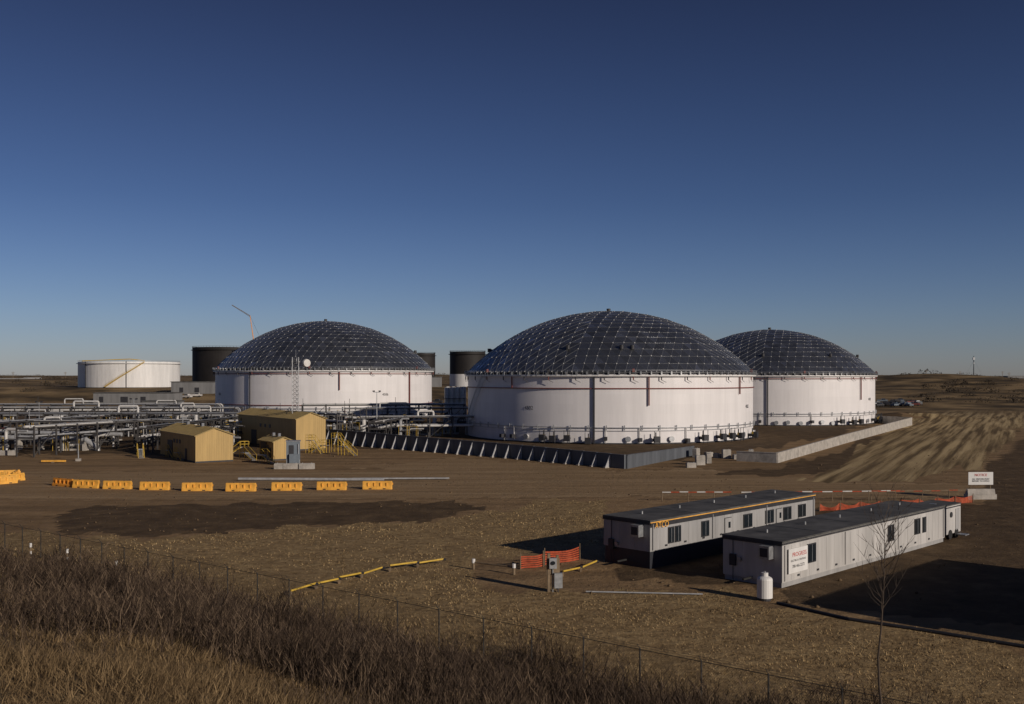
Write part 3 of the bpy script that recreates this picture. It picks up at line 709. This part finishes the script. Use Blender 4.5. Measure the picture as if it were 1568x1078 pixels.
def yguard(a,c_,z=.35):
    b_=B(); d=c_-a; n=max(2,int(d.length/2.2)); dv=0
    for i in range(n):
        j0=dv; dv=random.uniform(-.25,.25)
        q0=a+d*(i/n); q1=a+d*((i+.97)/n)
        b_.cyl('tube','yellow',(q0.x,q0.y+j0,z+random.uniform(-.1,.1)),(q1.x,q1.y+dv,z+random.uniform(-.1,.1)),.07,8)
        b_.cyl('coupling','dark',(q1.x,q1.y+dv,z),(q1.x+.2,q1.y+dv,z),.09,8); b_.box('support','wood',(q0.x,q0.y+j0,z/2-.05),(.12,.4,z))
    b_.done('yellow_pipe_guard')
yguard(G(445,912),G(586,877)); yguard(G(597,875),G(680,863)); yguard(G(862,882),G(914,866)); 
b_=B(); p0,p1=G(897,908),G(1076,912)
b_.cyl('pipe','pipe',(p0.x,p0.y,.1),(p1.x,p1.y,.1),.05,8); b_.done('grey_conduit')
b_=B(); pts=[G(1190,925),G(1300,950),G(1420,968),G(1568,992),G(1760,1025)]
b_.path('hose','dark',[(q.x,q.y,.08) for q in pts],.11,8); b_.done('black_hose')
b_=B()
for (a,c_) in ((G(725,872),G(787,880)),):
    b_.cyl('bar','wood',(a.x,a.y,.55),(c_.x,c_.y,.55),.06,6)
    for q in(a,c_): b_.cyl('post','wood',(q.x,q.y,0),(q.x,q.y,.5),.1,8); b_.cyl('post_top','white',(q.x,q.y,.5),(q.x,q.y,.8),.13,8)
b_.done('bollard_barrier')
p=G(848,906); b_=B()
b_.box('post','wood',(-.35,0,1.3),(.18,.18,2.6)); b_.box('post','wood',(.25,.05,1.2),(.16,.16,2.5)); b_.box('backboard','wood',(-.05,-.02,1.7),(.9,.06,1.1))
b_.box('meter_box','steel',(-.1,-.15,1.95),(.5,.25,.7)); b_.box('meter_box','steel',(.25,-.2,.8),(.55,.35,1.0)); b_.cyl('conduit','steel',(-.1,-.1,0),(-.1,-.1,1.6),.05,6); b_.cyl('conduit','dark',(.25,-.2,0),(.25,-.2,.4),.05,6)
b_.cyl('meter','glass',(-.1,-.28,2.0),(-.1,-.38,2.0),.13,12)
b_.done('electrical_service_pedestal',(p.x,p.y,0),.15)

# chain link fence along the toe of the hill
b_=B(); nrm=Vector((.62,.78,0)); dr=Vector((.783,-.622,0)); base=nrm*38.6
t0,t1=-130,60; st=3.05; hF=2.3; t=t0
while t<t1:
    q=base+dr*t; z=hz(q.x,q.y)-.1; b_.cyl('posts','fence',(q.x,q.y,z),(q.x,q.y,hF+.05),.04,6)
    o=q+Vector((0,0,hF)); b_.cyl('barbed_arm','fence',o,o+nrm*-.25+Vector((0,0,.3)),.02,4)
    t+=st
a=base+dr*t0; c_=base+dr*t1
b_.cyl('top_rail','fence',(a.x,a.y,hF),(c_.x,c_.y,hF),.018,5)
for k_ in range(2):
    o1=a+nrm*(-.12*(k_+1))+Vector((0,0,hF+.14*(k_+1))); o2=c_+nrm*(-.12*(k_+1))+Vector((0,0,hF+.14*(k_+1))); b_.cyl('barbed_wire','fence',o1,o2,.007,3)
V=[];Fc=[]; w=.004; t=t0
while t<t1-hF:
    for s_ in(0,1):
        qa=base+dr*(t+(hF if s_ else 0)); qb=base+dr*(t+(0 if s_ else hF)); o=len(V)
        V+= [(qa.x,qa.y,.05),(qa.x+dr.x*w*2,qa.y+dr.y*w*2,.05),(qb.x+dr.x*w*2,qb.y+dr.y*w*2,hF),(qb.x,qb.y,hF)]; Fc.append((o,o+1,o+2,o+3))
    t+=.12
b_.raw('chain_link','fence',V,Fc); b_.done('chain_link_fence')
for u,v in ((47,868),(103,876),(178,902)):
    q=G(u,v,.3); q.z=0; b_=B(); b_.cyl('post','wood',(0,0,0),(0,0,1.3),.05,8); b_.cyl('cap','white',(0,0,1.3),(0,0,1.6),.09,8); b_.cyl('band','white',(0,0,.8),(0,0,1.0),.07,8)
    b_.done('marker_post',(q.x,q.y,hz(q.x,q.y)))

# ------------------------------------------------------------------ distance
def far_building(u,y,w,d,h,m,name,rz=0,roofm='roof'):
    x=at(u,y); b_=B(); b_.box('walls',m,(0,0,h/2-.5),(w,d,h+1)); b_.box('roof',roofm,(0,0,h+.15),(w+.6,d+.6,.3))
    for i in range(int(w/9)): b_.box('doors','dark',(-w/2+4.5+9*i+random.uniform(-1.5,1.5),-d/2-.03,1.3),(random.uniform(1.2,3.4),.08,2.4))
    b_.done(name,(x,y,hz(x,y)),rz)
far_building(212,430,34,12,4.0,'shedgrey','warehouse_building'); far_building(250,400,14,8,3.5,'shedgrey','warehouse_building')
far_building(10,1100,40,12,5,'trailgrey','farm_building'); far_building(50,1250,18,10,6,'trailgrey','farm_building')
far_building(300,470,20,10,5,'shedgrey','warehouse_building'); far_building(655,520,14,10,5,'shedgrey','warehouse_building')
far_building(1560,1500,40,14,5,'shedgrey','farm_building')
for u in (684,692,700,708):
    y=300; b_=B(); b_.cyl('column','pipewhite',(0,0,0),(0,0,11),.7,12); b_.dome('head','pipewhite',(0,0,11),.7,.5,12); b_.ring('platform','rack',.7,8,.6,16,h=.15)
    b_.path('overhead_line','pipewhite',[(0,0,11.4),(.9,0,11.4),(.9,-.3,0)],.2,8)
    b_.done('process_column',(at(u,y),y,0))
y=700; b_=B(); x0=at(397,y); zb=hz(x0,y)
def lat(a,c_,w,m):
    a=Vector(a);c_=Vector(c_);n=14
    for oy in(-w,w):
        for oz in(-w,w): b_.cyl('boom',m,a+Vector((0,oy,oz)),c_+Vector((0,oy*.4,oz*.4)),.12,4)
    for i in range(n):
        p=a.lerp(c_,i/n); q=a.lerp(c_,(i+1)/n); sgn=1 if i%2 else -1; b_.cyl('boom_lacing',m,p+Vector((0,0,sgn*w)),q+Vector((0,0,-sgn*w*.8)),.08,4)
ztip1=14.5+(577-484)/F*y; ztip2=14.5+(577-467)/F*y
lat((0,0,3),(at(383,y)-x0,0,ztip1-zb),.8,'orangered'); lat((at(383,y)-x0,0,ztip1-zb),(at(355,y)-x0,0,ztip2-zb),.4,'wood')
b_.cyl('hoist_line','dark',(at(383,y)-x0,0,ztip1-zb),(2,0,ztip1-zb-18),.06,4); b_.box('cab','orange',(2,0,2.6),(7,3.5,3)); b_.box('tracks','dark',(0,-2,.6),(8,1.2,1.2)); b_.box('tracks','dark',(0,2,.6),(8,1.2,1.2)); b_.box('counterweight','dark',(6,0,2.6),(2,3.6,2))
b_.done('crawler_crane',(x0,y,zb))
y=1100; x0=at(1491,y); zb=hz(x0,y); b_=B(); b_.cyl('mast','dark',(0,0,0),(0,0,30),.45,6,r1=.3)
b_.box('antenna','steel',(0,0,27),(2.2,1.6,2.8)); b_.box('antenna','steel',(0,0,22),(1.4,1.4,1.2)); b_.box('hut','shedgrey',(6,0,2),(6,4,4))
for a in (0,2.1,4.2): b_.cyl('guy','steel',(0,0,26),(14*math.cos(a),14*math.sin(a),0),.06,3)
b_.done('cell_tower',(x0,y,zb))
for u,y in ((100,1300),(130,1400),(1418,1100),(1535,1300),(1545,1200),(310,1500),(1470,1400),(20,1200)):
    x=at(u,y); b_=B(); b_.cyl('pole','wood',(0,0,0),(0,0,13),.28,6,r1=.18); b_.box('crossarm','wood',(0,0,12),(4,.25,.3)); b_.box('crossarm','wood',(0,0,10.6),(3.4,.25,.25)); b_.done('utility_pole',(x,y,hz(x,y)))
rg=random.Random(4)
def truck(x,y,rz,m):
    b_=B(); b_.box('body',m,(0,0,.95),(5.4,1.95,.8)); b_.box('cab',m,(.5,0,1.6),(2.2,1.8,.75),taper=(.75,.9)); b_.box('windows','glass',(.5,0,1.62),(2.0,1.84,.5),taper=(.8,.9))
    b_.box('bed','dark',(-1.7,0,1.36),(1.7,1.6,.04))
    for xx in(-1.7,1.7):
        for yy in(-.95,.95): b_.cyl('wheels','rubber',(xx,yy-.12,.4),(xx,yy+.12,.4),.4,12)
    b_.done('parked_pickup_truck',(x,y,hz(x,y)),rz)
for i in range(18):
    y=470+rg.uniform(0,70); u=1343+i*3.8+rg.uniform(-1,1); truck(at(u,y),y,rg.uniform(-.8,1.6),rg.choice(['shedgrey','white2','dark','steel','bluegrey','red','dark']))
for u,y in ((655,420),(668,425),(300,450),(285,445),(690,415)): truck(at(u,y),y,rg.uniform(-.4,.4),rg.choice(['white2','steel','dark']))

# ------------------------------------------------------------------ vegetation
def stripmesh(name,P0,P1,W,m,tint=None):
    n=len(P0); d=P1-P0; side=np.stack([np.cos(rng.uniform(0,6.28,n)),np.sin(rng.uniform(0,6.28,n)),np.zeros(n)],1)
    mid=P0+d*.55+side[:,[1,0,2]]*np.linalg.norm(d,axis=1)[:,None]*.06
    w=W[:,None]*side/2
    co=np.empty((n,5,3)); co[:,0]=P0-w; co[:,1]=P0+w; co[:,2]=mid+w*.75; co[:,3]=mid-w*.75; co[:,4]=P1
    b0=np.arange(n)*5
    f=np.concatenate([np.stack([b0,b0+1,b0+2],1),np.stack([b0,b0+2,b0+3],1),np.stack([b0+3,b0+2,b0+4],1)])
    o,me=npmesh(name,co.reshape(-1,3),f,m,False)
    a=me.attributes.new('tint','FLOAT','POINT'); t=tint if tint is not None else rng.uniform(0,1,n)
    a.data.foreach_set('value',np.repeat(t,5).astype(np.float32)); return o
def vegmat(name,stops):
    m,nt,b=newmat(name);N=nt.nodes;L=nt.links
    at_=N.new('ShaderNodeAttribute'); at_.attribute_name='tint'; r=N.new('ShaderNodeValToRGB'); cr=r.color_ramp
    while len(cr.elements)<len(stops): cr.elements.new(.5)
    for e,(p,c) in zip(cr.elements,stops): e.position=p; e.color=(*c,1)
    L.new(at_.outputs['Fac'],r.inputs[0]); L.new(r.outputs[0],b.inputs['Base Color']); b.inputs['Roughness'].default_value=.85; b.inputs['Specular IOR Level'].default_value=.15
    return m
drym=vegmat('dry_grass_blades',[(0,(.05,.034,.019)),(.5,(.14,.093,.048)),(1,(.28,.195,.102))])
stubm=vegmat('mown_grass_blades',[(0,(.13,.087,.044)),(.5,(.28,.195,.095)),(1,(.43,.31,.165))])
brm=vegmat('dead_brush_stems',[(0,(.026,.018,.014)),(.6,(.066,.045,.031)),(1,(.16,.113,.074))])
def patch(x,y,f=1.0):
    return .5+.25*np.sin(x*.55*f+y*.21*f+1.3)+.25*np.sin(-x*.31*f+y*.77*f)+.2*np.sin(x*1.3*f+y*1.1*f+.6)
def sample(n,dmin,dmax,amax=38):
    th=np.radians(rng.uniform(-amax,amax,n)); d=dmin*(dmax/dmin)**rng.uniform(0,1,n)
    return d*np.sin(th),d*np.cos(th),d
x,y,d=sample(430000,5,95); s=.62*x+.78*y
keep=(s<39)&(s>-12)&(rng.uniform(0,1,len(x))<np.where(s>20,.4,1)*(.45+.55*np.clip(patch(x,y,1.2),0,1))); x,y,d,s=x[keep],y[keep],d[keep],s[keep]
n=len(x); h=rng.uniform(.12,.42,n)*(.5+.7*np.clip(patch(x,y,.8),0,1)); z=height(x,y)-.03
ln=rng.normal(0,.5,(n,2))+np.array([.12,-.05])
P0=np.stack([x,y,z],1); P1=P0+np.stack([ln[:,0]*h,ln[:,1]*h,h],1)
stripmesh('dry_grass',P0,P1,.004+.0006*d*rng.uniform(.6,1.3,n),drym,tint=np.clip(rng.normal(.45,.3,n)+.35*(patch(x,y,.9)-.5),0,1))
x,y,d=sample(260000,40,150,36); jm=mask([GRASS[0]],x,y); s=.62*x+.78*y
keep=(s>37)&(jm>.5)&(rng.uniform(0,1,len(x))<np.clip(patch(x,y,1.5)*.6+.5*patch(y,x,.23),.06,1)*.8); x,y,d=x[keep],y[keep],d[keep]
n=len(x); h=rng.uniform(.03,.15,n)*(.5+.8*np.clip(patch(x,y,.6),0,1)); z=height(x,y)-.01
ln=rng.normal(0,.6,(n,2)); P0=np.stack([x,y,z],1); P1=P0+np.stack([ln[:,0]*h,ln[:,1]*h,h],1)
stripmesh('mown_grass',P0,P1,.0008*d*rng.uniform(.6,1.3,n),stubm,tint=np.clip(rng.normal(.6,.22,n)+.3*(patch(x,y,1.1)-.5),0,1))
def brush(name,x,y,hs,stems,m):
    P0s=[];P1s=[];Ws=[];T=[]
    n=len(x); z=height(x,y)
    dd=np.hypot(x,y); cl=.35*(patch(x,y,.45)-.5)
    for k in range(stems):
        h=hs*rng.uniform(.45,1.05,n); off=rng.normal(0,.2,(n,2)); ln=rng.normal(0,.2,(n,2))+np.array([.05,0])
        a=np.stack([x+off[:,0],y+off[:,1],z-.03],1); t=a+np.stack([ln[:,0]*h+off[:,0]*.7,ln[:,1]*h+off[:,1]*.7,h],1)
        P0s.append(a);P1s.append(t);Ws.append(.008+.0005*dd); tn=np.clip(rng.uniform(0,1,n)**1.3+cl,0,1); T.append(tn)
        for q in range(5):
            f=rng.uniform(.3,.95,n)[:,None]; b0=a+(t-a)*f; aa=rng.uniform(0,6.28,n); ll=h*rng.uniform(.12,.34,n)
            b1=b0+np.stack([np.cos(aa)*ll*.6,np.sin(aa)*ll*.6,ll*.85],1)
            P0s.append(b0);P1s.append(b1);Ws.append(.005+.00042*dd);T.append(np.clip(tn+.15,0,1))
    return stripmesh(name,np.concatenate(P0s),np.concatenate(P1s),np.concatenate(Ws),m,tint=np.concatenate(T))
x,y,d=sample(66000,12,100,38); s=.62*x+.78*y
lim=37.6+1.6*np.sin(x*.5)+1.0*np.sin(x*1.3+y)+3.2*ss(-8,5,x)+6.5*ss(8,24,x)
pr=ss(10,22,s+3*np.sin(x*.33)+1.5*np.sin(y*.7))*np.where(s<lim,1,0)*np.clip(.25+1.1*patch(x,y,.5),0,1)*(1-.65*ss(37,43,s))
keep=rng.uniform(0,1,len(x))<pr*.58; x,y,s=x[keep],y[keep],s[keep]
hs=rng.uniform(.5,1.6,len(x))*(.65+.85*np.clip(patch(x,y,.35),0,1))*(.6+.4*ss(14,24,s))*(1+.2*ss(-25,-2,x)-.35*ss(37,43,s))
brush('dead_brush',x,y,hs,4,brm)
# dirt clods and gravel on the yard
n=6000; th=np.radians(rng.uniform(-34,34,n)); dd=rng.uniform(62,200,n); x=dd*np.sin(th); y=dd*np.cos(th); s=.62*x+.78*y
keep=(s>42)&(mask([GRASS[0]],x,y)<.5)&(patch(x,y,.3)>.5); x,y=x[keep],y[keep]; n=len(x); sz=rng.gamma(1.2,.032,n)+.02
octv=np.array([(1,0,0),(0,1,0),(-1,0,0),(0,-1,0),(0,0,.8),(0,0,-.6)],float); octf=np.array([(0,1,4),(1,2,4),(2,3,4),(3,0,4),(1,0,5),(2,1,5),(3,2,5),(0,3,5)])
vv=octv[None]*sz[:,None,None]*rng.uniform(.6,1.3,(n,6,3)); vv[:,:,0]+=x[:,None]; vv[:,:,1]+=y[:,None]; vv[:,:,2]+=(height(x,y)+sz*.2)[:,None]
npmesh('dirt_clods',vv.reshape(-1,3),(octf[None]+6*np.arange(n)[:,None,None]).reshape(-1,3),M['clod'],False)
def far_bushes(name,spots):
    C=[];
    for (x,y,w,h,nf) in spots:
        th=rng.uniform(0,6.28,nf); r=np.sqrt(rng.uniform(0,1,nf)); zz=rng.uniform(0,1,nf)**.8
        lob=1+.35*np.sin(th*3+x)+.2*np.sin(th*7+y)
        px=x+w*r*np.cos(th)*lob*np.sqrt(np.clip(1-zz**2*.8,0,1)); py=y+w*.6*r*np.sin(th); pz=height(px,py)+h*zz*(1-.35*r)
        C.append(np.stack([px,py,pz,np.full(nf,min(w,h)*.13)],1))
    C=np.concatenate(C); n=len(C); tri=rng.normal(0,1,(n,3,3))*C[:,3][:,None,None]; co=C[:,None,:3]+tri
    npmesh(name,co.reshape(-1,3),np.arange(n*3).reshape(n,3),M['farbush'],False)
sp=[]
for i in range(70):
    u=rng.uniform(1410,1680); y=rng.uniform(500,820); sp.append((at(u,y),y,rng.uniform(3,10),rng.uniform(1.2,3.4),110))
for i in range(70):
    u=rng.uniform(-60,120) if i%2 else rng.uniform(1380,1700); y=rng.uniform(900,1700); sp.append((at(u,y),y,rng.uniform(6,20),rng.uniform(2,5),90))
for i in range(50):
    u=rng.uniform(-50,760); y=rng.uniform(440,900); sp.append((at(u,y),y,rng.uniform(3,8),rng.uniform(1.5,3),90))
for i in range(140):
    u=rng.uniform(-600,2300); y=rng.uniform(1900,3200); sp.append((at(u,y),y,rng.uniform(25,80),rng.uniform(3,5.5),110))
far_bushes('distant_trees',sp)
def bare_tree(p,h,r0,seed,name='bare_tree',nb=26,start=.45):
    rg=random.Random(seed); b_=B()
    z=hz(p[0],p[1]); pts=[Vector((0,0,-.1))]
    for i in range(1,11): pts.append(Vector((pts[-1].x+rg.uniform(-.08,.08),pts[-1].y+rg.uniform(-.05,.05),h*i/10)))
    for i in range(10): b_.cyl('trunk','bark',pts[i],pts[i+1],r0*(1-i/10.5),6,r1=r0*(1-(i+1)/10.5),cap=False)
    def grow(o,d,Ln,r,dep):
        q=o
        for j in range(3):
            d2=(d+Vector((rg.uniform(-.2,.2),rg.uniform(-.2,.2),rg.uniform(0,.25)))).normalized(); e=q+d2*Ln/3
            b_.cyl('twigs','bark',q,e,r*(1-j*.25),4,r1=r*(1-(j+1)*.25),cap=False); 
            if dep>0:
                for _ in range(2): grow(e,(d2+Vector((rg.uniform(-.8,.8),rg.uniform(-.8,.8),rg.uniform(-.1,.5)))).normalized(),Ln*rg.uniform(.35,.55),r*.55,dep-1)
            q=e; d=d2
    for k in range(nb):
        f=start+(1-start)*k/nb; i=min(9,int(f*10)); o=pts[i].lerp(pts[i+1],f*10-i); a=rg.uniform(0,6.28)
        grow(o,Vector((math.cos(a),math.sin(a),rg.uniform(.6,1.3))).normalized(),h*rg.uniform(.10,.20)*(1.25-f*.6),r0*.42*(1.1-f*.7),1)
    b_.done(name,(p[0],p[1],z))
y=27.0; bare_tree((at(1353,y),y),7.7,.055,3,start=.66,nb=26)
y=21.0; bare_tree((at(1490,y),y),3.4,.02,5,nb=14,start=.3)
y=26.0; bare_tree((at(1290,y),y),2.8,.02,6,nb=14,start=.3)
y=25.0; bare_tree((at(1430,y),y),4.0,.022,8,nb=14,start=.4)
y=30.0; bare_tree((at(960,y),y),3.2,.02,9,nb=14,start=.3)
y=33.0; bare_tree((at(690,y),y),2.8,.02,10,nb=14,start=.3)
y=30.0; bare_tree((at(545,y),y),2.4,.02,12,nb=14,start=.3)
y=36.0; bare_tree((at(340,y),y),2.4,.02,13,nb=14,start=.3)

# ------------------------------------------------------------------ sky, sun, camera
SD=Vector((.745,-.667,0)).normalized(); EL=math.radians(18)
w=bpy.data.worlds.new('World'); scene.world=w; w.use_nodes=True; nt=w.node_tree
bg=nt.nodes['Background']; sky=nt.nodes.new('ShaderNodeTexSky'); sky.sky_type='NISHITA'; sky.sun_disc=False
sky.sun_elevation=EL; sky.sun_rotation=math.atan2(SD.x,SD.y); sky.altitude=700; sky.air_density=1.0; sky.dust_density=.4; sky.ozone_density=2.6
tc=nt.nodes.new('ShaderNodeTexCoord'); sx=nt.nodes.new('ShaderNodeSeparateXYZ'); nt.links.new(tc.outputs['Generated'],sx.inputs[0])
r=nt.nodes.new('ShaderNodeValToRGB'); cr=r.color_ramp
stops=[(0,(.66,.69,.98)),(.06,(.60,.65,.92)),(.17,(.41,.46,.69)),(.36,(.28,.27,.40)),(1,(.27,.26,.37))]
while len(cr.elements)<len(stops): cr.elements.new(.5)
for e,(p,c) in zip(cr.elements,stops): e.position=p; e.color=(*c,1)
nt.links.new(sx.outputs['Z'],r.inputs[0])
mx=nt.nodes.new('ShaderNodeMix'); mx.data_type='RGBA'; mx.blend_type='MULTIPLY'; mx.inputs[0].default_value=1
nt.links.new(sky.outputs[0],mx.inputs[6]); nt.links.new(r.outputs[0],mx.inputs[7]); nt.links.new(mx.outputs[2],bg.inputs[0]); bg.inputs[1].default_value=.062
sl=bpy.data.lights.new('sun','SUN'); sl.energy=3.1; sl.angle=math.radians(.53); sl.color=(1,.885,.76)
so=bpy.data.objects.new('sun',sl); scene.collection.objects.link(so)
sv=Vector((SD.x*math.cos(EL),SD.y*math.cos(EL),math.sin(EL))); so.rotation_euler=sv.to_track_quat('Z','Y').to_euler(); so.location=(60,-40,60)
cam=bpy.data.cameras.new('camera'); cam.lens=35; cam.sensor_width=36; cam.shift_y=38/1568; cam.clip_end=20000; cam.clip_start=.1
co_=bpy.data.objects.new('camera',cam); scene.collection.objects.link(co_); co_.location=(0,0,CAM_H); co_.rotation_euler=(pi/2,0,0); scene.camera=co_
scene.view_settings.view_transform='Standard'; scene.view_settings.look='None'; scene.view_settings.exposure=0
